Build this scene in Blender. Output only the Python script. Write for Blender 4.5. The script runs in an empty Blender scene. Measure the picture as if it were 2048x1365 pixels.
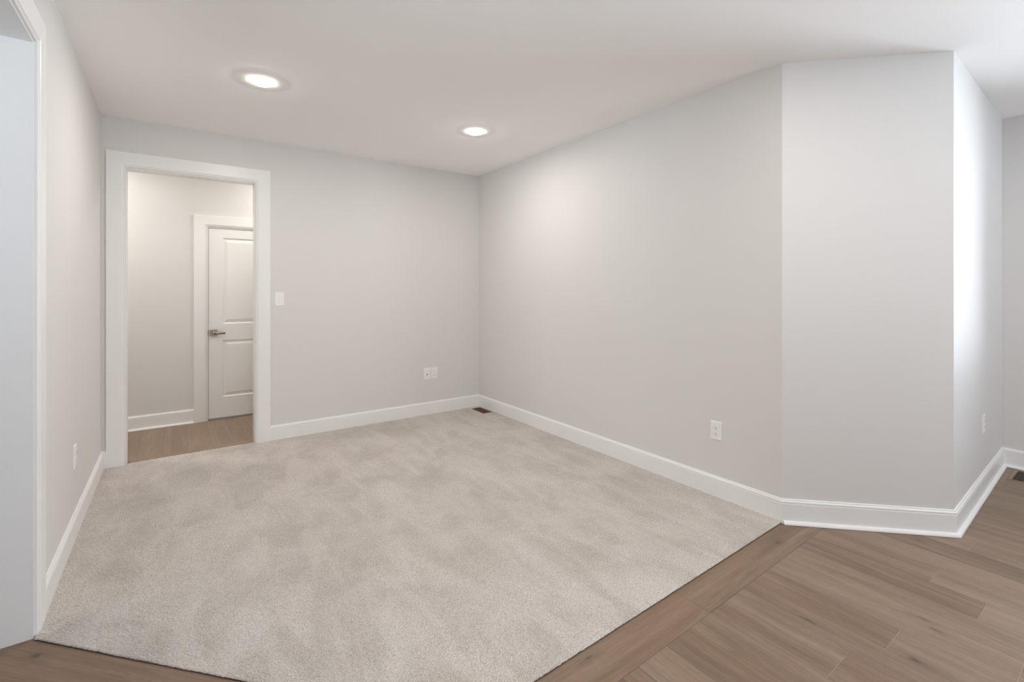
import bpy, bmesh, math, random
import numpy as np
from mathutils import Vector, Matrix
random.seed(7)
sc = bpy.context.scene
COL = sc.collection
PI = math.pi

# ------------------------------------------------------------------ camera
CAM_H = 1.387
cd = bpy.data.cameras.new('camera')
cd.sensor_width = 36.0
cd.lens = 940.0 / 2048.0 * 36.0
cd.shift_y = -(682.5 - 580.0) / 2048.0
cd.clip_start = 0.02
cam = bpy.data.objects.new('camera', cd)
COL.objects.link(cam)
cam.location = (0, 0, CAM_H)
cam.rotation_euler = (PI / 2, 0, -math.atan2(0.5835, 0.8121))
sc.camera = cam
sc.view_settings.view_transform = 'Standard'
sc.view_settings.look = 'None'
sc.view_settings.gamma = 1.0
sc.view_settings.use_curve_mapping = False
sc.view_settings.exposure = 0.19
sc.cycles.max_bounces = 14
sc.cycles.diffuse_bounces = 10
sc.cycles.caustics_reflective = False
sc.cycles.caustics_refractive = False
sc.cycles.sample_clamp_indirect = 6.0

# ------------------------------------------------------------------ sky
SKY_UP = (0.70, 0.83, 1.05)
SKY_HOR = (1.3, 1.42, 1.6)
SKY_DOWN = (2.8, 3.12, 3.5)
SKY_STRENGTH = 4.6
world = bpy.data.worlds.new('sky')
sc.world = world
world.use_nodes = True
nt = world.node_tree
bg = nt.nodes['Background']
tc = nt.nodes.new('ShaderNodeTexCoord')
sx = nt.nodes.new('ShaderNodeSeparateXYZ')
mr = nt.nodes.new('ShaderNodeMapRange')
mr.inputs[1].default_value = -1; mr.inputs[2].default_value = 1
cr = nt.nodes.new('ShaderNodeValToRGB')
cr.color_ramp.elements[0].position = 0.46; cr.color_ramp.elements[0].color = (*SKY_DOWN, 1)
cr.color_ramp.elements[1].position = 0.52; cr.color_ramp.elements[1].color = (*SKY_HOR, 1)
e = cr.color_ramp.elements.new(0.8); e.color = (*SKY_UP, 1)
nt.links.new(tc.outputs['Generated'], sx.inputs[0])
nt.links.new(sx.outputs['Z'], mr.inputs[0])
nt.links.new(mr.outputs[0], cr.inputs[0])
nt.links.new(cr.outputs[0], bg.inputs['Color'])
bg.inputs['Strength'].default_value = SKY_STRENGTH

# lamp powers (used by the lamp builder below)
CAN_POWER = 8.4
CAN_COLOR = (1.0, 0.93, 0.87)
HALL_POWER = 8.2

# ------------------------------------------------------------------ plan (metres; camera above the origin)
CEIL = 2.737
A = (-0.455, 4.772); B = (2.94, 4.772); C = (2.94, 1.334); D = (3.575, 0.700)
E_ = (5.31, 0.758); F_ = (5.31, -4.2); G = (-0.455, -4.2)
WT = 0.128                                     # wall thickness
OP = (-0.310, 0.592, 2.350)                    # opening in the back wall: x0, x1, head
LOP = (1.25, 2.63, 2.375)                      # opening in the left wall: y0, y1, head
HALL_Y = 5.915
HDOOR = (0.282, 1.046, 2.055)

# ------------------------------------------------------------------ materials
def mat(name):
    m = bpy.data.materials.new(name)
    m.use_nodes = True
    n = m.node_tree
    return m, n, n.nodes['Principled BSDF']

def paint(name, col, rough=0.6, bump=0.02, scale=260.0, spec=0.3):
    m, n, b = mat(name)
    b.inputs['Base Color'].default_value = (*col, 1)
    b.inputs['Roughness'].default_value = rough
    b.inputs['Specular IOR Level'].default_value = spec
    if bump:
        t = n.nodes.new('ShaderNodeTexCoord')
        no = n.nodes.new('ShaderNodeTexNoise')
        no.inputs['Scale'].default_value = scale
        no.inputs['Detail'].default_value = 3
        bp = n.nodes.new('ShaderNodeBump')
        bp.inputs['Strength'].default_value = bump
        bp.inputs['Distance'].default_value = 0.002
        n.links.new(t.outputs['Object'], no.inputs['Vector'])
        n.links.new(no.outputs['Fac'], bp.inputs['Height'])
        n.links.new(bp.outputs['Normal'], b.inputs['Normal'])
    return m

M_WALL = paint('greige_wall_paint', (0.720, 0.712, 0.697), 0.55, 0.10, 180)
M_CEIL = paint('flat_ceiling_paint', (0.95, 0.945, 0.935), 0.85, 0.08, 150, 0.15)
M_TRIM = paint('white_trim_enamel', (0.845, 0.85, 0.84), 0.32, 0.0, spec=0.45)
M_DOOR = paint('white_door_enamel', (0.83, 0.83, 0.82), 0.35, 0.03, 90, 0.4)
M_PLASTIC = paint('white_plastic', (0.86, 0.86, 0.85), 0.28, 0.0, spec=0.5)
M_DARK = paint('dark_slot', (0.02, 0.02, 0.02), 0.6, 0.0)
M_GREY = paint('grey_slot', (0.22, 0.22, 0.22), 0.5, 0.0)
M_BLACK = paint('black_port', (0.012, 0.012, 0.012), 0.4, 0.0)
M_BROWN = paint('brown_register_metal', (0.16, 0.095, 0.055), 0.45, 0.0)
M_DUCT = paint('dark_duct', (0.035, 0.022, 0.014), 0.9, 0.0)
M_DOOR_GAP = paint('grey_door_gap_shade', (0.36, 0.40, 0.45), 0.5, 0.0)
M_WINFR = paint('white_window_vinyl', (0.85, 0.85, 0.85), 0.4, 0.0)

def metal(name, col, rough):
    m, n, b = mat(name)
    b.inputs['Base Color'].default_value = (*col, 1)
    b.inputs['Metallic'].default_value = 1
    t = n.nodes.new('ShaderNodeTexCoord')
    mp = n.nodes.new('ShaderNodeMapping'); mp.inputs['Scale'].default_value = (40, 40, 900)
    no = n.nodes.new('ShaderNodeTexNoise'); no.inputs['Scale'].default_value = 1.0
    r = n.nodes.new('ShaderNodeMapRange')
    r.inputs[3].default_value = rough - 0.06; r.inputs[4].default_value = rough + 0.08
    n.links.new(t.outputs['Object'], mp.inputs[0]); n.links.new(mp.outputs[0], no.inputs['Vector'])
    n.links.new(no.outputs['Fac'], r.inputs[0]); n.links.new(r.outputs[0], b.inputs['Roughness'])
    return m
M_NICKEL = metal('satin_nickel', (0.36, 0.30, 0.24), 0.30)
M_STRIKE = metal('strike_metal', (0.22, 0.19, 0.16), 0.35)

m, n, b = mat('lit_lens')
em = n.nodes.new('ShaderNodeEmission'); em.inputs[0].default_value = (1, 0.97, 0.93, 1); em.inputs[1].default_value = 45.0
n.links.new(em.outputs[0], n.nodes['Material Output'].inputs[0])
M_LENS = m

m, n, b = mat('window_glass')
tr = n.nodes.new('ShaderNodeBsdfTransparent'); gl = n.nodes.new('ShaderNodeBsdfGlossy')
gl.inputs['Roughness'].default_value = 0.0
fr = n.nodes.new('ShaderNodeFresnel'); fr.inputs[0].default_value = 1.45
mx = n.nodes.new('ShaderNodeMixShader')
n.links.new(fr.outputs[0], mx.inputs[0]); n.links.new(tr.outputs[0], mx.inputs[1]); n.links.new(gl.outputs[0], mx.inputs[2])
n.links.new(mx.outputs[0], n.nodes['Material Output'].inputs[0])
M_GLASS = m

# oak planks: UV = metres along / across the board, 'tone' = random per board
KNOTS = [(-0.424, 2.495, 0.7, 0.030, 0.016), (2.694, 1.244, 0.0, 0.022, 0.013), (1.269, 1.270, 0.0, 0.030, 0.010),
         (2.157, 0.878, 1.57, 0.050, 0.012), (2.517, 0.542, 1.57, 0.032, 0.008), (2.251, 0.544, 1.57, 0.035, 0.014),
         (3.348, 0.803, 1.57, 0.020, 0.010), (2.56, 0.60, 1.57, 0.03, 0.006)]
def make_wood():
    m, n, b = mat('wide_plank_oak')
    L = n.links.new
    def N(t, **k):
        x = n.nodes.new(t)
        for a_, v in k.items(): setattr(x, a_, v)
        return x
    uv = N('ShaderNodeUVMap'); uv.uv_map = 'UVMap'
    at = N('ShaderNodeAttribute'); at.attribute_name = 'tone'
    sep = N('ShaderNodeSeparateColor'); L(at.outputs['Color'], sep.inputs[0])
    # shift each board's grain
    comb = N('ShaderNodeCombineXYZ')
    mu = N('ShaderNodeMath', operation='MULTIPLY'); mu.inputs[1].default_value = 37.0
    L(sep.outputs[1], mu.inputs[0]); L(mu.outputs[0], comb.inputs[0]); L(mu.outputs[0], comb.inputs[2]); L(sep.outputs[2], comb.inputs[1])
    ad = N('ShaderNodeVectorMath', operation='ADD'); L(uv.outputs[0], ad.inputs[0]); L(comb.outputs[0], ad.inputs[1])
    def noise(sx_, sy_, det, rough=0.6, dist=0.0):
        mp = N('ShaderNodeMapping'); mp.inputs['Scale'].default_value = (sx_, sy_, 1)
        no = N('ShaderNodeTexNoise'); no.inputs['Scale'].default_value = 1; no.inputs['Detail'].default_value = det
        no.inputs['Roughness'].default_value = rough; no.inputs['Distortion'].default_value = dist
        L(ad.outputs[0], mp.inputs[0]); L(mp.outputs[0], no.inputs['Vector'])
        return no.outputs['Fac']
    broad = noise(1.3, 14, 3, 0.55, 0.6)
    mid = noise(3.0, 90, 5, 0.72, 0.8)
    fine = noise(6, 420, 3, 0.7)
    mott = noise(30, 34, 3, 0.6)
    red = noise(0.9, 7, 2, 0.5, 0.4)
    vein = noise(1.1, 26, 5, 0.7, 1.4)
    def mix(fac, a_, b_, blend='MIX'):
        x = N('ShaderNodeMix', data_type='RGBA', blend_type=blend)
        for i, v in ((0, fac), (6, a_), (7, b_)):
            if hasattr(v, 'links'): L(v, x.inputs[i])
            else: x.inputs[i].default_value = v if i == 0 else (*v, 1)
        return x.outputs[2]
    def rng(v, a0, a1, b0, b1):
        x = N('ShaderNodeMapRange')
        L(v, x.inputs[0])
        for i, q in zip((1, 2, 3, 4), (a0, a1, b0, b1)): x.inputs[i].default_value = q
        return x.outputs[0]
    base = mix(rng(broad, 0.32, 0.68, 0, 1), (0.160, 0.104, 0.064), (0.325, 0.234, 0.158))
    base = mix(rng(mid, 0.35, 0.70, 0.0, 0.55), base, (0.145, 0.092, 0.066))
    base = mix(rng(sep.outputs[0], 0.2, 1, 0.0, 0.50), base, (0.350, 0.272, 0.207))
    base = mix(rng(sep.outputs[0], 0.0, 0.3, 0.30, 0.0), base, (0.150, 0.104, 0.072))
    base = mix(rng(red, 0.45, 0.65, 0.0, 0.36), base, (0.255, 0.152, 0.100))
    base = mix(rng(vein, 0.60, 0.74, 0.0, 0.55), base, (0.125, 0.088, 0.066))
    base = mix(rng(mott, 0.45, 0.7, 0.0, 0.18), base, (0.17, 0.115, 0.085))
    base = mix(rng(fine, 0.56, 0.70, 0.0, 0.50), base, (0.40, 0.31, 0.25))
    base = mix(rng(fine, 0.28, 0.42, 0.55, 0.0), base, (0.085, 0.055, 0.040))
    # knots
    geo = N('ShaderNodeNewGeometry')
    wob = N('ShaderNodeTexNoise'); wob.inputs['Scale'].default_value = 35
    L(geo.outputs['Position'], wob.inputs['Vector'])
    for kx, ky, ang, ra, rb in KNOTS:
        mp = N('ShaderNodeMapping', vector_type='TEXTURE')
        mp.inputs['Location'].default_value = (kx, ky, 0)
        mp.inputs['Rotation'].default_value = (0, 0, ang if ang != 0.7 else -0.83)
        mp.inputs['Scale'].default_value = (ra, rb, 1)
        L(geo.outputs['Position'], mp.inputs[0])
        ln = N('ShaderNodeVectorMath', operation='LENGTH'); L(mp.outputs[0], ln.inputs[0])
        a2 = N('ShaderNodeMath', operation='MULTIPLY_ADD'); L(wob.outputs['Fac'], a2.inputs[0]); a2.inputs[1].default_value = 1.6
        a2.inputs[2].default_value = -0.8
        a3 = N('ShaderNodeMath', operation='ADD'); L(ln.outputs['Value'], a3.inputs[0]); L(a2.outputs[0], a3.inputs[1])
        base = mix(rng(a3.outputs[0], 0.3, 0.9, 0.72, 0.0), base, (0.065, 0.052, 0.042))
        base = mix(rng(a3.outputs[0], 0.8, 3.4, 0.28, 0.0), base, (0.10, 0.068, 0.05))
    L(base, b.inputs['Base Color'])
    b.inputs['Roughness'].default_value = 0.42
    L(rng(fine, 0.3, 0.7, 0.36, 0.52), b.inputs['Roughness'])
    b.inputs['Specular IOR Level'].default_value = 0.42
    bp = N('ShaderNodeBump'); bp.inputs['Strength'].default_value = 0.25; bp.inputs['Distance'].default_value = 0.0006
    L(fine, bp.inputs['Height']); L(bp.outputs['Normal'], b.inputs['Normal'])
    return m
M_WOOD = make_wood()
M_JOINT_GLINT = paint('painted_joint_glint', (0.46, 0.37, 0.29), 0.6, 0.0)  # glint on the board-end bevels, painted as a pale colour
M_GAP = paint('dark_plank_gap', (0.07, 0.045, 0.03), 0.8, 0.0)

def make_carpet():
    m, n, b = mat('beige_cut_pile')
    L = n.links.new
    t = n.nodes.new('ShaderNodeTexCoord')
    def noise(scale, det, rough=0.5, dist=0, mpv=None):
        no = n.nodes.new('ShaderNodeTexNoise'); no.inputs['Scale'].default_value = scale
        no.inputs['Detail'].default_value = det; no.inputs['Roughness'].default_value = rough; no.inputs['Distortion'].default_value = dist
        if mpv:
            mp = n.nodes.new('ShaderNodeMapping'); mp.inputs['Rotation'].default_value = (0, 0, mpv[0]); mp.inputs['Scale'].default_value = mpv[1]
            L(t.outputs['Object'], mp.inputs[0]); L(mp.outputs[0], no.inputs['Vector'])
        else:
            L(t.outputs['Object'], no.inputs['Vector'])
        return no.outputs['Fac']
    def rng(v, a0, a1, b0, b1):
        x = n.nodes.new('ShaderNodeMapRange'); L(v, x.inputs[0])
        for i, q in zip((1, 2, 3, 4), (a0, a1, b0, b1)): x.inputs[i].default_value = q
        return x.outputs[0]
    def mix(fac, a_, b_, blend='MIX'):
        x = n.nodes.new('ShaderNodeMix'); x.data_type = 'RGBA'; x.blend_type = blend
        for i, v in ((0, fac), (6, a_), (7, b_)):
            if hasattr(v, 'links'): L(v, x.inputs[i])
            else: x.inputs[i].default_value = v if i == 0 else (*v, 1)
        return x.outputs[2]
    big = noise(2.6, 6, 0.66, 0.6)
    track = noise(1.0, 3, 0.5, 0.7, (0.5, (5.5, 1.8, 1)))
    tuft = noise(210, 2, 0.7)
    yarn = noise(95, 2, 0.6)
    c = mix(rng(big, 0.36, 0.64, 0, 1), (0.475, 0.430, 0.383), (0.61, 0.563, 0.518))
    c = mix(rng(track, 0.45, 0.60, 0, 0.55), c, (0.68, 0.63, 0.585))
    c = mix(rng(tuft, 0.34, 0.52, 0.62, 0), c, (0.25, 0.215, 0.18))
    c = mix(rng(tuft, 0.52, 0.72, 0, 0.55), c, (0.84, 0.79, 0.73))
    c = mix(rng(yarn, 0.30, 0.5, 0.28, 0), c, (0.30, 0.26, 0.22))
    L(c, b.inputs['Base Color'])
    b.inputs['Roughness'].default_value = 0.95
    b.inputs['Specular IOR Level'].default_value = 0.05
    b.inputs['Sheen Weight'].default_value = 0.25
    b.inputs['Sheen Roughness'].default_value = 0.6
    bp = n.nodes.new('ShaderNodeBump'); bp.inputs['Strength'].default_value = 0.5; bp.inputs['Distance'].default_value = 0.003
    L(tuft, bp.inputs['Height']); L(bp.outputs['Normal'], b.inputs['Normal'])
    return m
M_CARPET = make_carpet()

# ------------------------------------------------------------------ mesh helpers
def link(name, verts, faces, m, parent=None, smooth=False, bevel=0.0, kind=None):
    me = bpy.data.meshes.new(name)
    me.from_pydata([tuple(v) for v in verts], [], faces)
    bm = bmesh.new(); bm.from_mesh(me)
    bmesh.ops.remove_doubles(bm, verts=bm.verts, dist=1e-6)
    bmesh.ops.recalc_face_normals(bm, faces=bm.faces)
    if bevel:
        bmesh.ops.bevel(bm, geom=[e for e in bm.edges if len(e.link_faces) == 2 and e.calc_face_angle(0) > 0.6], offset=bevel, segments=2, affect='EDGES', profile=0.6)
    bm.to_mesh(me); bm.free()
    me.materials.append(m)
    if smooth:
        for p in me.polygons: p.use_smooth = True
    o = bpy.data.objects.new(name, me)
    COL.objects.link(o)
    if parent: o.parent = parent
    if kind: o['kind'] = kind
    return o

def box_geo(x0, x1, y0, y1, z0, z1):
    v = [(x, y, z) for z in (z0, z1) for y in (y0, y1) for x in (x0, x1)]
    f = [(0, 2, 3, 1), (4, 5, 7, 6), (0, 1, 5, 4), (2, 6, 7, 3), (0, 4, 6, 2), (1, 3, 7, 5)]
    return v, f

def box(name, x0, x1, y0, y1, z0, z1, m, parent=None, bevel=0.0, kind=None):
    v, f = box_geo(x0, x1, y0, y1, z0, z1)
    return link(name, v, f, m, parent, bevel=bevel, kind=kind)

def boxes(name, lst, m, parent=None, bevel=0.0, kind=None):
    V, Fs = [], []
    for b_ in lst:
        v, f = box_geo(*b_)
        k = len(V); V += v; Fs += [tuple(i + k for i in q) for q in f]
    me = bpy.data.meshes.new(name); me.from_pydata(V, [], Fs)
    bm = bmesh.new(); bm.from_mesh(me)
    bmesh.ops.recalc_face_normals(bm, faces=bm.faces)
    if bevel: bmesh.ops.bevel(bm, geom=list(bm.edges), offset=bevel, segments=2, affect='EDGES')
    bm.to_mesh(me); bm.free(); me.materials.append(m)
    o = bpy.data.objects.new(name, me); COL.objects.link(o)
    if parent: o.parent = parent
    if kind: o['kind'] = kind
    return o

def lathe(name, prof, m, parent=None, seg=48, axis='z', smooth=True):
    V, Fs = [], []
    for i in range(seg):
        a = 2 * PI * i / seg
        for r, h in prof:
            V.append((r * math.cos(a), r * math.sin(a), h))
    k = len(prof)
    for i in range(seg):
        j = (i + 1) % seg
        for q in range(k - 1):
            Fs.append((i * k + q, j * k + q, j * k + q + 1, i * k + q + 1))
    if axis == 'y':      # axis pointing to -y
        V = [(x, -z, y) for x, y, z in V]
    return link(name, V, Fs, m, parent, smooth=smooth)

def norm(v):
    l = math.hypot(*v); return (v[0] / l, v[1] / l)

def wall(name, p0, p1, openings=(), ext=(0, 0), z=(0, CEIL), thick=WT, side=-1):
    """p0->p1 with the room on the right hand; the body is put on the left"""
    d = norm((p1[0] - p0[0], p1[1] - p0[1]))
    nn = (-d[1], d[0])
    Lw = math.hypot(p1[0] - p0[0], p1[1] - p0[1])
    ss = sorted({-ext[0], Lw + ext[1], *[o[0] for o in openings], *[o[1] for o in openings]})
    zs = sorted({z[0], z[1], *[o[2] for o in openings], *[o[3] for o in openings]})
    def solid(i, j):
        if i < 0 or j < 0 or i >= len(ss) - 1 or j >= len(zs) - 1: return False
        sm, zm = (ss[i] + ss[i + 1]) / 2, (zs[j] + zs[j + 1]) / 2
        return not any(o[0] < sm < o[1] and o[2] < zm < o[3] for o in openings)
    V, Fs, ix = [], [], {}
    def v(i, j, t):
        key = (i, j, t)
        if key not in ix:
            s = ss[i]
            ix[key] = len(V)
            V.append((p0[0] + d[0] * s + nn[0] * t * thick, p0[1] + d[1] * s + nn[1] * t * thick, zs[j]))
        return ix[key]
    for i in range(len(ss) - 1):
        for j in range(len(zs) - 1):
            if not solid(i, j): continue
            Fs.append((v(i, j, 0), v(i + 1, j, 0), v(i + 1, j + 1, 0), v(i, j + 1, 0)))
            Fs.append((v(i, j, 1), v(i, j + 1, 1), v(i + 1, j + 1, 1), v(i + 1, j, 1)))
            if not solid(i - 1, j): Fs.append((v(i, j, 0), v(i, j + 1, 0), v(i, j + 1, 1), v(i, j, 1)))
            if not solid(i + 1, j): Fs.append((v(i + 1, j, 0), v(i + 1, j, 1), v(i + 1, j + 1, 1), v(i + 1, j + 1, 0)))
            if not solid(i, j - 1): Fs.append((v(i, j, 0), v(i, j, 1), v(i + 1, j, 1), v(i + 1, j, 0)))
            if not solid(i, j + 1): Fs.append((v(i, j + 1, 0), v(i + 1, j + 1, 0), v(i + 1, j + 1, 1), v(i, j + 1, 1)))
    return link(name, V, Fs, M_WALL, kind='structure')

# ------------------------------------------------------------------ shell
def lab(o, label, cat, group=None, kind=None):
    o['label'] = label; o['category'] = cat
    if group: o['group'] = group
    if kind: o['kind'] = kind
    return o

XL, YB = G
XR = E_[0]
LX = -3.2                                           # far side of the room beyond the left opening
wall('wall_left', (XL, YB), A, [(LOP[0] - YB, LOP[1] - YB, 0, LOP[2])])
wall('wall_back', A, B, [(OP[0] - A[0], OP[1] - A[0], 0, OP[2])], ext=(WT, WT))
wall('wall_right', B, C)
wall('wall_diagonal', C, D)
wall('wall_return', D, E_)
WIN1 = (0.62, 3.00, 0.75, 2.62)
wall('wall_east', E_, F_, [WIN1], ext=(WT, WT))
REAR = [(0.25, 1.25, 0.45, 2.20), (3.9, 4.8, 0.80, 2.20)]
wall('wall_rear', F_, G, REAR, ext=(WT, WT))
# hall behind the cased opening
HX0, HX1 = -1.45, 2.60
wall('wall_hall_far', (HX0, HALL_Y), (HX1, HALL_Y), [(HDOOR[0] - HX0, HDOOR[1] - HX0, 0, HDOOR[2])], ext=(WT, WT))
wall('wall_hall_left', (HX0, 4.772 + WT), (HX0, HALL_Y))
wall('wall_hall_right', (HX1, HALL_Y), (HX1, 4.772 + WT))
wall('wall_hall_near', (A[0] - WT, 4.772 + WT), (HX0 - WT, 4.772 + WT))
# room beyond the left opening
LW = (LX, -0.6)
wall('wall_west', (LX, -0.6), (LX, 3.4), [(0.9, 2.1, 0.9, 2.2)], ext=(WT, WT))
wall('wall_west_north', (LX, 3.4), (XL - WT, 3.4))
wall('wall_west_south', (XL - WT, -0.6), (LX, -0.6))
box('ceiling', -3.5, 5.6, -4.5, 6.25, CEIL, CEIL + 0.12, M_CEIL, kind='structure')
# closet behind the hall door
wall('wall_closet', (HX0, HALL_Y + WT), (HX0, HALL_Y + WT + 0.01))
bpy.data.objects.remove(bpy.data.objects['wall_closet'])

# windows
def window(name, p, d, w, z0, z1, cols):
    """p: lower left corner on the inner wall face, d: direction along wall; glass sits in the thickness"""
    nn = (-d[1], d[0])
    ang = math.atan2(d[1], d[0])
    root = bpy.data.objects.new(name, None); COL.objects.link(root)
    root.location = (p[0], p[1], z0); root.rotation_euler = (0, 0, ang)
    root['kind'] = 'structure'
    h = z1 - z0
    t = 0.05
    fr_ = [(0, t, 0.03, 0.10, 0, h), (w - t, w, 0.03, 0.10, 0, h), (t, w - t, 0.03, 0.10, 0, t), (t, w - t, 0.03, 0.10, h - t, h)]
    for i in range(1, cols):
        c = w * i / cols
        fr_.append((c - t / 2, c + t / 2, 0.03, 0.10, t, h - t))
    boxes('window_frame', fr_, M_WINFR, root)
    box('window_pane', t, w - t, 0.06, 0.066, t, h - t, M_GLASS, root)
    cs = 0.10
    boxes('window_casing', [(-cs, 0, -0.018, 0, -cs, h + cs), (w, w + cs, -0.018, 0, -cs, h + cs), (0, w, -0.018, 0, h, h + cs), (0, w, -0.018, 0, -cs, 0)], M_TRIM, root)
    box('window_sill', -cs - 0.02, w + cs + 0.02, -0.05, -0.018, -0.025, 0.0, M_TRIM, root)
    # daylight guide for the path tracer
    ld = bpy.data.lights.new('daylight_portal', 'AREA'); ld.shape = 'RECTANGLE'
    ld.size = w; ld.size_y = h; ld.cycles.is_portal = True
    lo = bpy.data.objects.new('daylight_portal', ld); COL.objects.link(lo)
    lo.parent = root; lo.location = (w / 2, 0.12, h / 2); lo.rotation_euler = (-PI / 2, 0, 0)
    return root
window('window_1', (XR, E_[1] - WIN1[0]), (0, -1), WIN1[1] - WIN1[0], WIN1[2], WIN1[3], 2)
for i, r in enumerate(REAR):
    window('window_%d' % (i + 2), (XR - r[0], YB), (-1, 0), r[1] - r[0], r[2], r[3], 2)
window('window_4', (LX, -0.6 + 0.9), (0, 1), 1.2, 0.9, 2.2, 2)

# ------------------------------------------------------------------ wood floor
class Planks:
    def __init__(s): s.V = []; s.F = []; s.uv = []; s.tone = []; s.mi = []
    def add(s, pts, along, rnd=None, mi=0, z=0.0):
        """pts ccw xy; along: grain direction"""
        k = len(s.V)
        s.V += [(x, y, z) for x, y in pts]
        s.F.append(tuple(range(k, k + len(pts))))
        ax, ay = along
        s.uv += [(x * ax + y * ay, -x * ay + y * ax) for x, y in pts]
        r = rnd or (random.random(), random.random(), random.random())
        s.tone += [r] * len(pts)
        s.mi.append(mi)
    def build(s, name):
        me = bpy.data.meshes.new(name); me.from_pydata(s.V, [], s.F)
        u = me.uv_layers.new(name='UVMap')
        u.data.foreach_set('uv', [c for q in s.uv for c in q])
        ca = me.color_attributes.new('tone', 'FLOAT_COLOR', 'CORNER')
        ca.data.foreach_set('color', [c for q in s.tone for c in (*q, 1.0)])
        for m_ in (M_WOOD, M_JOINT_GLINT, M_GAP): me.materials.append(m_)
        me.polygons.foreach_set('material_index', s.mi)
        me.update()
        o = bpy.data.objects.new(name, me); COL.objects.link(o); o['kind'] = 'structure'
        return o
PK = Planks()
PITCH = 0.1694
def edge_y(x): return 1.333 + (x - 2.94) * 0.0170         # carpet edge
def seam_y(x): return edge_y(x) - 0.174
P1 = (-0.463, 2.625); dv = norm((0.655, -0.718)); dn = (dv[1], -dv[0])   # dn points away from the carpet
def diag_y(x, off):
    px_, py_ = P1[0] + dn[0] * off, P1[1] + dn[1] * off
    return py_ + (x - px_) * dv[1] / dv[0]
BW = 0.19
G2 = 0.0004
JOINTS = {(3.419, 3.589): [0.613], (2.911, 3.081): [0.655], (2.742, 2.911): [0.462], (2.234, 2.403): [0.632],
          (1.895, 2.064): [0.708], (2.403, 2.572): [0.307]}
TONE = {3.25: 0.05, 3.081: 0.85, 2.911: 0.45, 2.742: 0.30, 2.572: 0.55, 2.403: 0.75, 2.234: 0.25, 2.064: 0.5, 1.895: 0.4, 1.725: 0.35, 3.419: 0.8}
k0 = int((3.25 + 3.4) / PITCH) + 1
i = -k0
while 3.25 + i * PITCH < 5.5:
    x0 = 3.25 + i * PITCH; x1 = x0 + PITCH
    def top(x):
        y = seam_y(x)
        if x < 0.75: y = max(y, diag_y(x, BW)) if x > XL - 0.2 else 3.5
        return y
    t0, t1 = top(x0), top(x1)
    js = []
    for (a_, b_), l in JOINTS.items():
        if abs(a_ - x0) < 0.02: js = list(l)
    y = (min(js) if js else 1.0) - random.uniform(1.2, 2.0) if js else random.uniform(-1.6, -0.2)
    while y > -4.4: js.append(y); y -= random.uniform(1.1, 2.0)
    if not any(abs(a_ - x0) < 0.02 for (a_, b_) in JOINTS):
        y = max(js) + random.uniform(1.6, 2.0)
        while y < min(t0, t1) - 0.3 and x0 < 1.0: js.append(y); y += random.uniform(1.1, 2.0)
    js = sorted(js)
    ys = [-4.5] + js
    tt = next((v for k, v in TONE.items() if abs(k - x0) < 0.02), None)
    for q, ya in enumerate(ys):
        last = q == len(ys) - 1
        r = (tt if (tt is not None and last) else (1.0 if abs(x0 - 2.742) < 0.02 else random.random()), random.random(), random.random())
        if last: pts = [(x0 + G2, ya + 0.0007), (x1 - G2, ya + 0.0007), (x1 - G2, t1 - 0.0006), (x0 + G2, t0 - 0.0006)]
        else: pts = [(x0 + G2, ya + 0.0007), (x1 - G2, ya + 0.0007), (x1 - G2, ys[q + 1] - 0.0007), (x0 + G2, ys[q + 1] - 0.0007)]
        PK.add(pts, (0, 1), r)
        if q: PK.add([(x0, ya - 0.0007), (x1 - 0.0008, ya - 0.0007), (x1 - 0.0008, ya + 0.0005), (x0, ya + 0.0005)], (0, 1), mi=1, z=-0.0003)  # pale strip stands in for light caught by the end bevels
    i += 1
# border boards along the carpet
xj = 1.868
for xa, xb in ((0.55, xj - 0.0005), (xj + 0.0005, 3.35)):
    PK.add([(xa, seam_y(xa) + 0.0006), (xb, seam_y(xb) + 0.0006), (xb, edge_y(xb) + 0.03), (xa, edge_y(xa) + 0.03)], (1, 0), (0.32 if xa > 1.5 else 0.25, 0.83 if xa > 1.5 else 0.27, 0.4), z=0.0001)
q0 = (P1[0] - dv[0] * 0.28, P1[1] - dv[1] * 0.28)
q1 = (P1[0] + dv[0] * 1.75, P1[1] + dv[1] * 1.75)
def off(p, o_): return (p[0] + dn[0] * o_, p[1] + dn[1] * o_)
PK.add([off(q0, BW), off(q1, BW), off(q1, -0.03), off(q0, -0.03)], dv, (0.12, 0.31, 0.62), z=0.0002)
# hall planks
PK.add([(HX0, 4.74), (HX1, 4.74), (HX1, 4.925), (HX0, 4.925)], (1, 0), (0.9, 0.2, 0.7), z=0.0001)
i = -12
while 0.272 + i * 0.175 < HX1:
    x0 = 0.272 + i * 0.175; x1 = x0 + 0.175
    PK.add([(x0 + G2, 4.9255), (x1 - G2, 4.9255), (x1 - G2, 6.3), (x0 + G2, 6.3)], (0, 1), (random.uniform(0.75, 1), random.random(), random.random()))
    i += 1
# the dark base seen in the gaps
PK.add([(-3.5, -4.5), (5.6, -4.5), (5.6, 6.3), (-3.5, 6.3)], (1, 0), mi=2, z=-0.0012)
floor = PK.build('floor')
box('floor_slab', -3.5, 5.6, -4.5, 6.3, -0.12, -0.003, M_GAP, floor)

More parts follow.
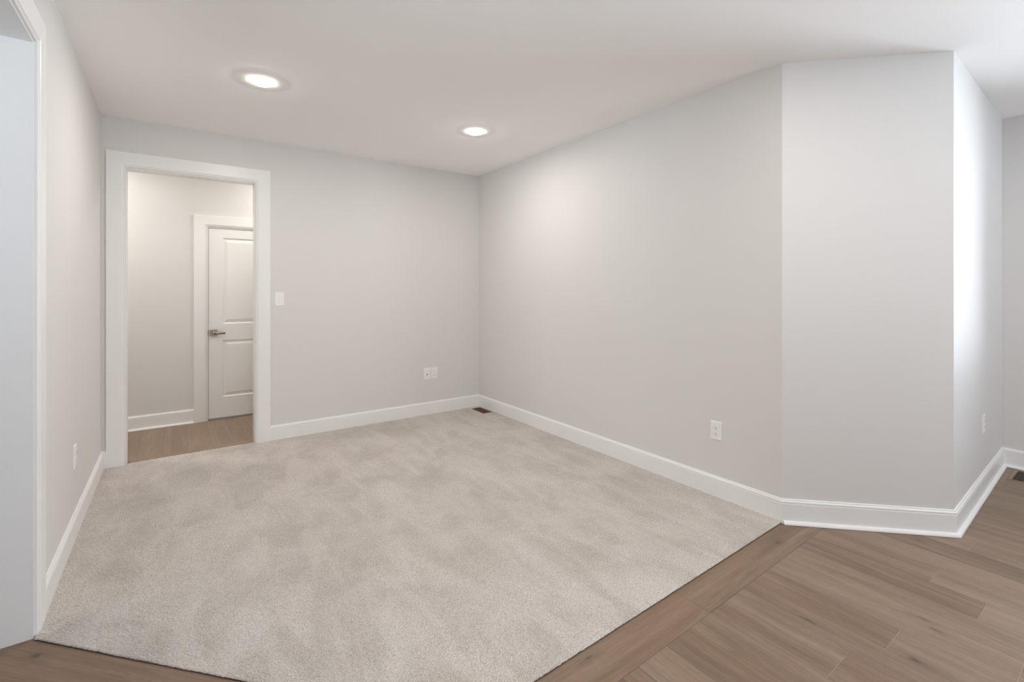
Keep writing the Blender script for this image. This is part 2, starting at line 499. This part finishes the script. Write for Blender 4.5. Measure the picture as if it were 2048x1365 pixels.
# ------------------------------------------------------------------ carpet
def make_carpet_mesh():
    st = 0.004
    rg = np.random.default_rng(3)
    xs = np.arange(XL + 0.004, B[0] - 0.002, st); ys = np.arange(0.0, B[1] + 0.032 - 1.333, st)
    X, Vg = np.meshgrid(xs, ys)
    Yl = np.maximum(1.333 + (X - 2.94) * 0.0170, P1[1] + (X - P1[0]) * dv[1] / dv[0]); Y = Yl + Vg * (B[1] + 0.032 - Yl) / ys[-1]
    wob = 0.0006 * np.sin(X * 41) * np.sin(Y * 37 + 1) + rg.normal(0, 0.0004, X.shape)
    in_front = Vg > -1
    s_ = (X - P1[0]) * dn[0] + (Y - P1[1]) * dn[1]
    in_diag = s_ < 1
    in_back = (Y < B[1] - 0.004) | ((X > OP[0] + 0.001) & (X < OP[1] - 0.001))
    ok = in_front & in_diag & in_back
    # keep the floor register's hole free
    ok &= ~((X > 2.797) & (X < 2.899) & (Y > 4.432) & (Y < 4.674))
    cell = ok[:-1, :-1] & ok[1:, :-1] & ok[:-1, 1:] & ok[1:, 1:]
    Z = 0.010 + rg.normal(0, 0.0012, X.shape)
    lo = np.kron(rg.normal(0, 1, (X.shape[0] // 6 + 2, X.shape[1] // 6 + 2)), np.ones((6, 6)))[:X.shape[0], :X.shape[1]]
    lo = (lo + np.roll(lo, 2, 0) + np.roll(lo, 2, 1) + np.roll(lo, (2, 2), (0, 1))) / 4
    Z += 0.0007 * lo
    # creases in the pile
    for (ax, ay, bx, by, dp) in ((-0.425, 2.668, -0.386, 2.682, 0.0085), (-0.416, 3.462, -0.371, 3.470, 0.008), (-0.195, 2.674, -0.158, 2.683, 0.007),
                                 (-0.141, 2.963, -0.140, 2.925, 0.005), (-0.160, 3.470, -0.128, 3.477, 0.006), (-0.436, 4.70, -0.430, 4.66, 0.008)):
        ux, uy = bx - ax, by - ay; l2 = ux * ux + uy * uy
        t = np.clip(((X - ax) * ux + (Y - ay) * uy) / l2, 0, 1)
        dd = np.hypot(X - ax - t * ux, Y - ay - t * uy)
        Z -= dp * np.exp(-(dd / 0.0042) ** 2)
    # edges round down to the floor
    nb = ok.copy()
    nb[1:-1, 1:-1] = ok[:-2, 1:-1] & ok[2:, 1:-1] & ok[1:-1, :-2] & ok[1:-1, 2:]
    nb[0, :] = nb[-1, :] = nb[:, 0] = nb[:, -1] = False
    Z = np.where(nb, Z, 0.0052 + rg.normal(0, 0.0006, X.shape))
    Xj = X + rg.normal(0, 0.0006, X.shape); Yj = Y + rg.normal(0, 0.0005, X.shape)
    Xj = np.clip(Xj, XL + 0.002, B[0] - 0.002)
    used = np.zeros(X.shape, bool)
    used[:-1, :-1] |= cell; used[1:, :-1] |= cell; used[:-1, 1:] |= cell; used[1:, 1:] |= cell
    idx = -np.ones(X.shape, np.int64); idx[used] = np.arange(used.sum())
    jf = rg.normal(0, 0.0008, X.shape); Yj = np.where(Vg < 0.001, Y + jf, Yj)
    co = np.stack([Xj[used], Yj[used], Z[used]], 1).astype(np.float32)
    q = np.stack([idx[:-1, :-1][cell], idx[:-1, 1:][cell], idx[1:, 1:][cell], idx[1:, :-1][cell]], 1).astype(np.int32)
    me = bpy.data.meshes.new('carpet')
    me.vertices.add(len(co)); me.vertices.foreach_set('co', co.ravel())
    me.loops.add(q.size); me.loops.foreach_set('vertex_index', q.ravel())
    me.polygons.add(len(q)); me.polygons.foreach_set('loop_start', np.arange(0, q.size, 4, dtype=np.int32))
    me.polygons.foreach_set('use_smooth', np.ones(len(q), bool))
    me.update(calc_edges=True)
    me.materials.append(M_CARPET)
    o = bpy.data.objects.new('carpet', me); COL.objects.link(o)
    lab(o, 'beige cut-pile carpet covering the room floor up to the wood border', 'carpet', kind='stuff')
make_carpet_mesh()

# ------------------------------------------------------------------ baseboards
BBP = [(0.0, 0.0), (0.0145, 0.0), (0.0145, 0.118), (0.0125, 0.1195), (0.0125, 0.122), (0.0140, 0.1235), (0.0140, 0.130), (0.0115, 0.1335),
       (0.0085, 0.1365), (0.0080, 0.1405), (0.0062, 0.1435), (0.0, 0.1445)]
SHOE = [(0.0145, 0.0016), (0.0335, 0.0016), (0.0333, 0.005), (0.0315, 0.0105), (0.0278, 0.0155), (0.0225, 0.0190), (0.0145, 0.0205)]
def sweep(name, p0, p1, n_prev, n_next, prof, parent=None, kind=None, cap=(False, False)):
    d = norm((p1[0] - p0[0], p1[1] - p0[1])); nn = (d[1], -d[0])
    def miter(o_):
        if o_ is None: return nn
        k = 1 + nn[0] * o_[0] + nn[1] * o_[1]
        return ((nn[0] + o_[0]) / k, (nn[1] + o_[1]) / k)
    V = []
    for p, mm in ((p0, miter(n_prev)), (p1, miter(n_next))):
        for dd, z in prof: V.append((p[0] + mm[0] * dd, p[1] + mm[1] * dd, z))
    k = len(prof)
    Fs = [(i, (i + 1) % k, k + (i + 1) % k, k + i) for i in range(k)]
    Fs += [tuple(range(k)), tuple(range(2 * k - 1, k - 1, -1))]
    return link(name, V, Fs, M_TRIM, parent, kind=kind)
def nrm(p0, p1):
    d = norm((p1[0] - p0[0], p1[1] - p0[1])); return (d[1], -d[0])
nL, nB_, nR, nD, nE, nF = nrm((XL, 0), A), nrm(A, B), nrm(B, C), nrm(C, D), nrm(D, E_), nrm(E_, F_)
sweep('baseboard_left', (XL, LOP[1] + 0.118), A, None, nB_, BBP, kind='structure')
sweep('baseboard_back', (OP[1] + 0.118, A[1]), B, None, nR, BBP, kind='structure')
sweep('baseboard_corner', A, (OP[0] - 0.118, A[1]), nL, None, BBP, kind='structure')
sweep('baseboard_right', B, C, nB_, nD, BBP, kind='structure')
for nm, p0, p1, a_, b_ in (('diagonal', C, D, nR, nE), ('return', D, E_, nD, nF), ('east', E_, F_, nE, nrm(F_, G))):
    o = sweep('baseboard_' + nm, p0, p1, a_, b_, BBP, kind='structure')
    s = sweep('shoe_moulding', p0, p1, None if nm == 'diagonal' else a_, b_, SHOE, parent=o)
o = sweep('baseboard_hall', (HX0, HALL_Y), (HDOOR[0] - 0.118, HALL_Y), None, None, BBP, kind='structure')
sweep('shoe_moulding', (HX0, HALL_Y), (HDOOR[0] - 0.118, HALL_Y), None, None, SHOE, parent=o)
o = sweep('baseboard_rear', F_, G, nF, None, BBP, kind='structure')
o = sweep('baseboard_left_near', (XL, YB), (XL, LOP[0] - 0.118), None, None, BBP, kind='structure')

# ------------------------------------------------------------------ casings and jambs
CSP = [(0.004, 0.0), (0.004, 0.0085), (0.0065, 0.0115), (0.0105, 0.0120), (0.0125, 0.0100), (0.0150, 0.0100), (0.0185, 0.0160), (0.0240, 0.0175),
       (0.1160, 0.0175), (0.1180, 0.0155), (0.1180, 0.0)]
def casing(name, p, d, w, h, zb=0.0, both=True, jamb=0.0, parent=None, kind='structure'):
    """U-shaped casing round an opening; p on the wall face at the opening's left foot, room on the right hand of d"""
    nn = (d[1], -d[0])
    V = []
    path = [((0, zb), (-1, 0)), ((0, h), (-1, 1)), ((w, h), (1, 1)), ((w, zb), (1, 0))]
    for (s, z), (ms, mz) in path:
        for wv, dd in CSP:
            ss_, zz = s + ms * wv, z + mz * wv
            V.append((p[0] + d[0] * ss_ + nn[0] * dd, p[1] + d[1] * ss_ + nn[1] * dd, zz))
    k = len(CSP)
    Fs = []
    for q in range(3):
        Fs += [(q * k + i, q * k + (i + 1) % k, (q + 1) * k + (i + 1) % k, (q + 1) * k + i) for i in range(k)]
    Fs += [tuple(range(k)), tuple(range(4 * k - 1, 3 * k - 1, -1))]
    o = link(name, V, Fs, M_TRIM, parent, kind=kind)
    return o
def jamb(parent, p, d, w, h, depth, t=0.016):
    """liner inside the wall thickness; body of the wall on the left hand of d"""
    nn = (-d[1], d[0])
    V, Fs = [], []
    for s0, s1, z0, z1 in ((0, t, 0.0, h), (w - t, w, 0.0, h), (t, w - t, h - t, h)):
        k = len(V)
        for z in (z0, z1):
            for y in (-0.001, depth + 0.001):
                for s in (s0, s1):
                    V.append((p[0] + d[0] * s + nn[0] * y, p[1] + d[1] * s + nn[1] * y, z))
        Fs += [tuple(i_ + k for i_ in q) for q in [(0, 2, 3, 1), (4, 5, 7, 6), (0, 1, 5, 4), (2, 6, 7, 3), (0, 4, 6, 2), (1, 3, 7, 5)]]
    me_o = link('jamb', V, Fs, M_TRIM, parent)
    return me_o
# sizes: jamb liners eat 16 mm each side, so walls' holes are the casing reference
o = casing('trim_1', (OP[0], A[1]), (1, 0), OP[1] - OP[0], OP[2])
jamb(o, (OP[0] - 0.001, A[1]), (1, 0), OP[1] - OP[0] + 0.002, OP[2] + 0.001, WT, 0.006)
o2 = casing('casing', (OP[1], A[1] + WT), (-1, 0), OP[1] - OP[0], OP[2], parent=o, kind=None)
o = casing('trim_2', (XL, LOP[0]), (0, 1), LOP[1] - LOP[0], LOP[2])
jamb(o, (XL, LOP[0] - 0.001), (0, 1), LOP[1] - LOP[0] + 0.002, LOP[2] + 0.001, WT, 0.006)
casing('casing', (XL - WT, LOP[1]), (0, -1), LOP[1] - LOP[0], LOP[2], parent=o, kind=None)
o = casing('trim_3', (HDOOR[0], HALL_Y), (1, 0), HDOOR[1] - HDOOR[0], HDOOR[2])
jamb(o, (HDOOR[0], HALL_Y), (1, 0), HDOOR[1] - HDOOR[0], HDOOR[2], WT, 0.010)
st = box('strike_plate', HDOOR[0] + 0.0070, HDOOR[0] + 0.0125, HALL_Y - 0.003, HALL_Y + 0.012, 0.900, 0.957, M_STRIKE, o)
st['label'] = 'dark metal strike plate'

# ------------------------------------------------------------------ hall door
def hall_door():
    root = bpy.data.objects.new('door_1', None); COL.objects.link(root)
    x0, x1 = HDOOR[0] + 0.0135, HDOOR[1] - 0.0135
    root.location = (x0, HALL_Y + 0.006, 0); root['kind'] = 'structure'
    w = x1 - x0; z0, z1 = 0.016, HDOOR[2] - 0.013
    pl, pr = 0.125, w - 0.125
    panels = [(0.235, 0.845), (1.020, 1.945)]
    V, Fs = [], []
    def vv(x, y, z): V.append((x, y, z)); return len(V) - 1
    def quad(a, b_, c, d_): Fs.append((a, b_, c, d_))
    xs = [0, pl, pr, w]; zs = [z0, panels[0][0], panels[0][1], panels[1][0], panels[1][1], z1]
    for i in range(3):
        for j in range(5):
            if i == 1 and j in (1, 3):
                prev = None
                for ins, dep in ((0, 0), (0.006, 0.007), (0.012, 0.0095), (0.020, 0.0095), (0.046, 0.002), (0.048, 0.0015)):
                    a, b_, c, e_ = xs[i] + ins, xs[i + 1] - ins, zs[j] + ins, zs[j + 1] - ins
                    ring = [vv(a, dep, c), vv(b_, dep, c), vv(b_, dep, e_), vv(a, dep, e_)]
                    if prev:
                        for q in range(4): quad(prev[q], prev[(q + 1) % 4], ring[(q + 1) % 4], ring[q])
                    prev = ring
                Fs.append(tuple(prev))
            else:
                quad(vv(xs[i], 0, zs[j]), vv(xs[i + 1], 0, zs[j]), vv(xs[i + 1], 0, zs[j + 1]), vv(xs[i], 0, zs[j + 1]))
    # sides and back
    t = 0.035
    quad(vv(0, 0, z0), vv(0, t, z0), vv(0, t, z1), vv(0, 0, z1)); quad(vv(w, 0, z0), vv(w, 0, z1), vv(w, t, z1), vv(w, t, z0))
    quad(vv(0, 0, z0), vv(w, 0, z0), vv(w, t, z0), vv(0, t, z0)); quad(vv(0, 0, z1), vv(0, t, z1), vv(w, t, z1), vv(w, 0, z1))
    quad(vv(0, t, z0), vv(w, t, z0), vv(w, t, z1), vv(0, t, z1))
    leaf = link('door_leaf', V, Fs, M_DOOR, root)
    sw = box('door_gap_shade', 0.0, w, -0.001, 0.03, 0.003, 0.018, M_DOOR_GAP, root)  # solid strip, shade of the gap under the door put into its colour
    sw['label'] = 'grey strip for the shaded gap under the door'
    h = bpy.data.objects.new('door_handle', None); COL.objects.link(h); h.parent = root
    h.location = (0.338 - x0 + 0.002, 0, 0.929)
    box('rose', -0.033, 0.033, -0.009, 0.0, -0.033, 0.033, M_NICKEL, h, bevel=0.0012)
    nk = lathe('neck', [(0.0001, 0.0), (0.013, 0.0), (0.0115, 0.012), (0.0115, 0.045), (0.014, 0.05), (0.014, 0.062), (0.0001, 0.064)], M_NICKEL, h, 24, 'y')
    nk.location.y = -0.008
    lv = lathe('lever', [(0.0001, 0), (0.0120, 0.001), (0.0130, 0.004), (0.0130, 0.112), (0.0120, 0.115), (0.0001, 0.116)], M_NICKEL, h, 24)
    lv.rotation_euler = (0, PI / 2, 0); lv.location = (-0.012, -0.058, 0); lv.scale = (1.15, 0.7, 1)
    for hz in (0.25, 1.05, 1.83):
        hg = lathe('hinge', [(0.0001, 0), (0.006, 0), (0.006, 0.09), (0.0001, 0.09)], M_NICKEL, root, 12)
        hg.location = (w + 0.002, -0.005, hz)
hall_door()
# wall behind the door so that the gap never looks outside
box('wall_behind_door', HX0, HX1, HALL_Y + WT + 0.02, HALL_Y + WT + 0.06, 0, CEIL, M_WALL, kind='structure')

# ------------------------------------------------------------------ electrical plates
def plate_root(name, x, y, z, rz, label, cat, group=None):
    r = bpy.data.objects.new(name, None); COL.objects.link(r)
    r.location = (x, y, z); r.rotation_euler = (0, 0, rz)   # local -y faces the room
    return lab(r, label, cat, group)
def faceplate(root, w=0.080, h=0.124):
    V = []
    rings = [(w / 2, h / 2, 0.0), (w / 2, h / 2, 0.0022), (w / 2 - 0.0035, h / 2 - 0.0035, 0.0058)]
    for a, b_, y in rings:
        V += [(-a, -y, -b_), (a, -y, -b_), (a, -y, b_), (-a, -y, b_)]
    Fs = [(k * 4 + q, k * 4 + (q + 1) % 4, k * 4 + 4 + (q + 1) % 4, k * 4 + 4 + q) for k in (0, 1) for q in range(4)]
    Fs += [(8, 9, 10, 11), (0, 1, 2, 3)]
    return link('faceplate', V, Fs, M_PLASTIC, root, bevel=0.0006)
def screw(root, z):
    s = lathe('screw', [(0.0001, 0.0), (0.0028, 0.0), (0.0028, 0.0008), (0.0001, 0.0012)], M_PLASTIC, root, 16, 'y'); s.location = (0, -0.0058, z)
    box('screw_slot', -0.0022, 0.0022, -0.0014, -0.0009, -0.0004, 0.0004, M_GREY, s)
def outlet(x, y, z, rz, label, group):
    r = plate_root('wall_outlet', x, y, z, rz, label, 'outlet', group)
    faceplate(r)
    for s in (-1, 1):
        V, Fs = [], []
        nseg = 28
        pts = []
        for i in range(nseg):
            a = 2 * PI * i / nseg
            px_, pz_ = 0.0172 * math.cos(a), max(-0.0135, min(0.0135, 0.0172 * math.sin(a)))
            pts.append((px_, pz_))
        for (yy, sc_) in ((0.0, 1), (0.0018, 1), (0.0024, 0.95)):
            V += [(a * sc_, -yy, b_ * sc_) for a, b_ in pts]
        for k in (0, 1): Fs += [(k * nseg + i, k * nseg + (i + 1) % nseg, (k + 1) * nseg + (i + 1) % nseg, (k + 1) * nseg + i) for i in range(nseg)]
        Fs += [tuple(range(2 * nseg, 3 * nseg)), tuple(range(nseg))]
        rc = link('receptacle', V, Fs, M_PLASTIC, r); rc.location = (0, -0.0056, s * 0.0195)
        box('slot', -0.0076, -0.0052, -0.0027, -0.0020, -0.0005, 0.0075, M_DARK, rc)
        box('slot', 0.0052, 0.0074, -0.0027, -0.0020, 0.0005, 0.0068, M_GREY, rc)
        g_ = lathe('ground_hole', [(0.0001, 0), (0.0027, 0), (0.0027, 0.0006), (0.0001, 0.0006)], M_DARK, rc, 14, 'y'); g_.location = (0, -0.0022, -0.0062)
    screw(r, 0.0)
GRP = None
outlet(2.357, A[1], 0.456, 0, 'white double outlet on the back wall, right of the plate with the black jack', None)
outlet(B[0], 1.752, 0.446, -PI / 2, 'white double outlet low on the long right wall near the angled corner', None)
outlet(XL, 3.577, 0.452, PI / 2, 'white double outlet low on the left wall beyond the near casing', None)
ey = D[1] + (4.52 - D[0]) * (E_[1] - D[1]) / (E_[0] - D[0])
outlet(4.505, ey, 0.470, math.atan2(E_[1] - D[1], E_[0] - D[0]), 'white double outlet on the bright window-lit wall at far right', None)
# jack plate
r = plate_root('jack_plate', 2.270, A[1], 0.456, 0, 'white wall plate with one round black jack beside an outlet', 'wall plate')
faceplate(r)
jk = lathe('jack', [(0.0001, 0), (0.0062, 0), (0.0062, 0.004), (0.0042, 0.0045), (0.0001, 0.0045)], M_BLACK, r, 20, 'y'); jk.location = (0, -0.0056, -0.006)
jk['label'] = 'black round jack'
screw(r, 0.030); screw(r, -0.042)
# switch
r = plate_root('light_switch', 0.786, A[1], 1.300, 0, 'white toggle light switch on the back wall right of the cased opening', 'light switch')
faceplate(r)
tg = bmesh.new()
box('toggle_surround', -0.0065, 0.0065, -0.0072, -0.0056, -0.0125, 0.0125, M_PLASTIC, r, bevel=0.0005)
V = [(-0.0045, -0.0068, -0.008), (0.0045, -0.0068, -0.008), (0.0045, -0.0068, 0.004), (-0.0045, -0.0068, 0.004),
     (-0.0035, -0.0190, -0.012), (0.0035, -0.0190, -0.012), (0.0035, -0.0170, -0.006), (-0.0035, -0.0170, -0.006)]
link('toggle', V, [(0, 1, 2, 3), (4, 5, 6, 7), (0, 1, 5, 4), (1, 2, 6, 5), (2, 3, 7, 6), (3, 0, 4, 7)], M_PLASTIC, r, bevel=0.0006)
screw(r, 0.030); screw(r, -0.030)
tg.free()

# ------------------------------------------------------------------ floor registers
def register(x0, x1, y0, y1, z, m_frame, m_grille, label, nslat, rim, lx):
    r = bpy.data.objects.new('floor_vent', None); COL.objects.link(r)
    cx, cy = (x0 + x1) / 2, (y0 + y1) / 2
    r.location = (cx, cy, z); lab(r, label, 'floor vent')
    a, b_ = (x1 - x0) / 2, (y1 - y0) / 2
    ti = 0.004
    V = []
    for (ra, rb, zz) in ((a, b_, 0), (a - 0.003, b_ - 0.003, ti), (a - rim[0], b_ - rim[1], ti), (a - rim[0], b_ - rim[1], 0)):
        V += [(-ra, -rb, zz), (ra, -rb, zz), (ra, rb, zz), (-ra, rb, zz)]
    Fs = [(k * 4 + q, k * 4 + (q + 1) % 4, ((k + 1) % 4) * 4 + (q + 1) % 4, ((k + 1) % 4) * 4 + q) for k in range(4) for q in range(4)]
    link('frame', V, Fs, m_frame, r)
    ia, ib = a - rim[0], b_ - rim[1]
    lst = []
    if lx:   # slats run along x
        for i in range(nslat):
            yy = -ib + (i + 0.5) * 2 * ib / nslat
            lst.append((-ia, ia, yy - 0.0016, yy + 0.0016, 0.0005, ti - 0.0008))
        for q in (-1, 0, 1): lst.append((q * ia * 0.5 - 0.0015, q * ia * 0.5 + 0.0015, -ib, ib, 0.0003, ti - 0.0012))
    else:
        for i in range(nslat):
            xx = -ia + (i + 0.5) * 2 * ia / nslat
            lst.append((xx - 0.0016, xx + 0.0016, -ib, ib, 0.0005, ti - 0.0008))
        for q in (-1, 0, 1): lst.append((-ia, ia, q * ib * 0.5 - 0.0015, q * ib * 0.5 + 0.0015, 0.0003, ti - 0.0012))
    boxes('grille', lst, m_grille, r)
    box('duct_opening', -ia, ia, -ib, ib, 0.0, 0.0003, M_DUCT, r)
register(2.790, 2.906, 4.424, 4.682, 0.0095, M_BROWN, M_BROWN, 'dark brown metal floor register set in the carpet at the back corner', 8, (0.010, 0.010), False)
M_TAUPE = paint('taupe_register_frame', (0.27, 0.20, 0.155), 0.5, 0.0)
M_OLIVE = paint('dark_grille', (0.085, 0.068, 0.048), 0.5, 0.0)
register(4.948, 5.241, 0.540, 0.684, 0.0006, M_TAUPE, M_OLIVE, 'wood-toned floor register with dark grille in the plank floor at right', 13, (0.014, 0.026), True)

# ------------------------------------------------------------------ recessed lights
def can_light(x, y, label, power, r_out=0.165, r_in=0.067):
    r = bpy.data.objects.new('recessed_light', None); COL.objects.link(r)
    r.location = (x, y, CEIL); lab(r, label, 'ceiling light', 'recessed ceiling lights')
    lathe('trim_ring', [(r_out, 0.0), (r_out, -0.0015), (r_out - 0.006, -0.0032), (r_in + 0.012, -0.0060), (r_in, -0.0085), (r_in, -0.0)], M_CEIL, r, 72)
    lens = lathe('lens', [(r_in, -0.008), (r_in - 0.004, -0.0145), (r_in * 0.75, -0.023), (r_in * 0.4, -0.027), (0.0001, -0.028)], M_LENS, r, 48)
    ld = bpy.data.lights.new('lamp', 'AREA'); ld.shape = 'DISK'; ld.size = r_in * 2; ld.energy = power; ld.color = CAN_COLOR
    lo = bpy.data.objects.new('lamp', ld); COL.objects.link(lo); lo.parent = r; lo.location = (0, 0, -0.034)
    return r
can_light(0.459, 3.40, 'lit round ceiling light nearer the left wall and the doorway', CAN_POWER)
can_light(2.075, 3.42, 'lit round ceiling light nearer the long right wall', CAN_POWER)
can_light(1.12, 5.40, 'lit round ceiling light in the hall beyond the cased opening', HALL_POWER)
for x, y in ((0.46, 0.6), (2.07, 0.6)):  # two more cans added outside the view
    can_light(x, y, 'added round ceiling light out of view near the camera', CAN_POWER)
can_light(-0.85, 5.40, 'added round ceiling light hidden at the left end of the hall', HALL_POWER)  # hidden lamp added to brighten the hall wall
can_light(4.0, -1.0, 'added unseen ceiling light brightening the plank floor near the side window', CAN_POWER * 1.3)  # unseen can added to lift the floor and walls at right
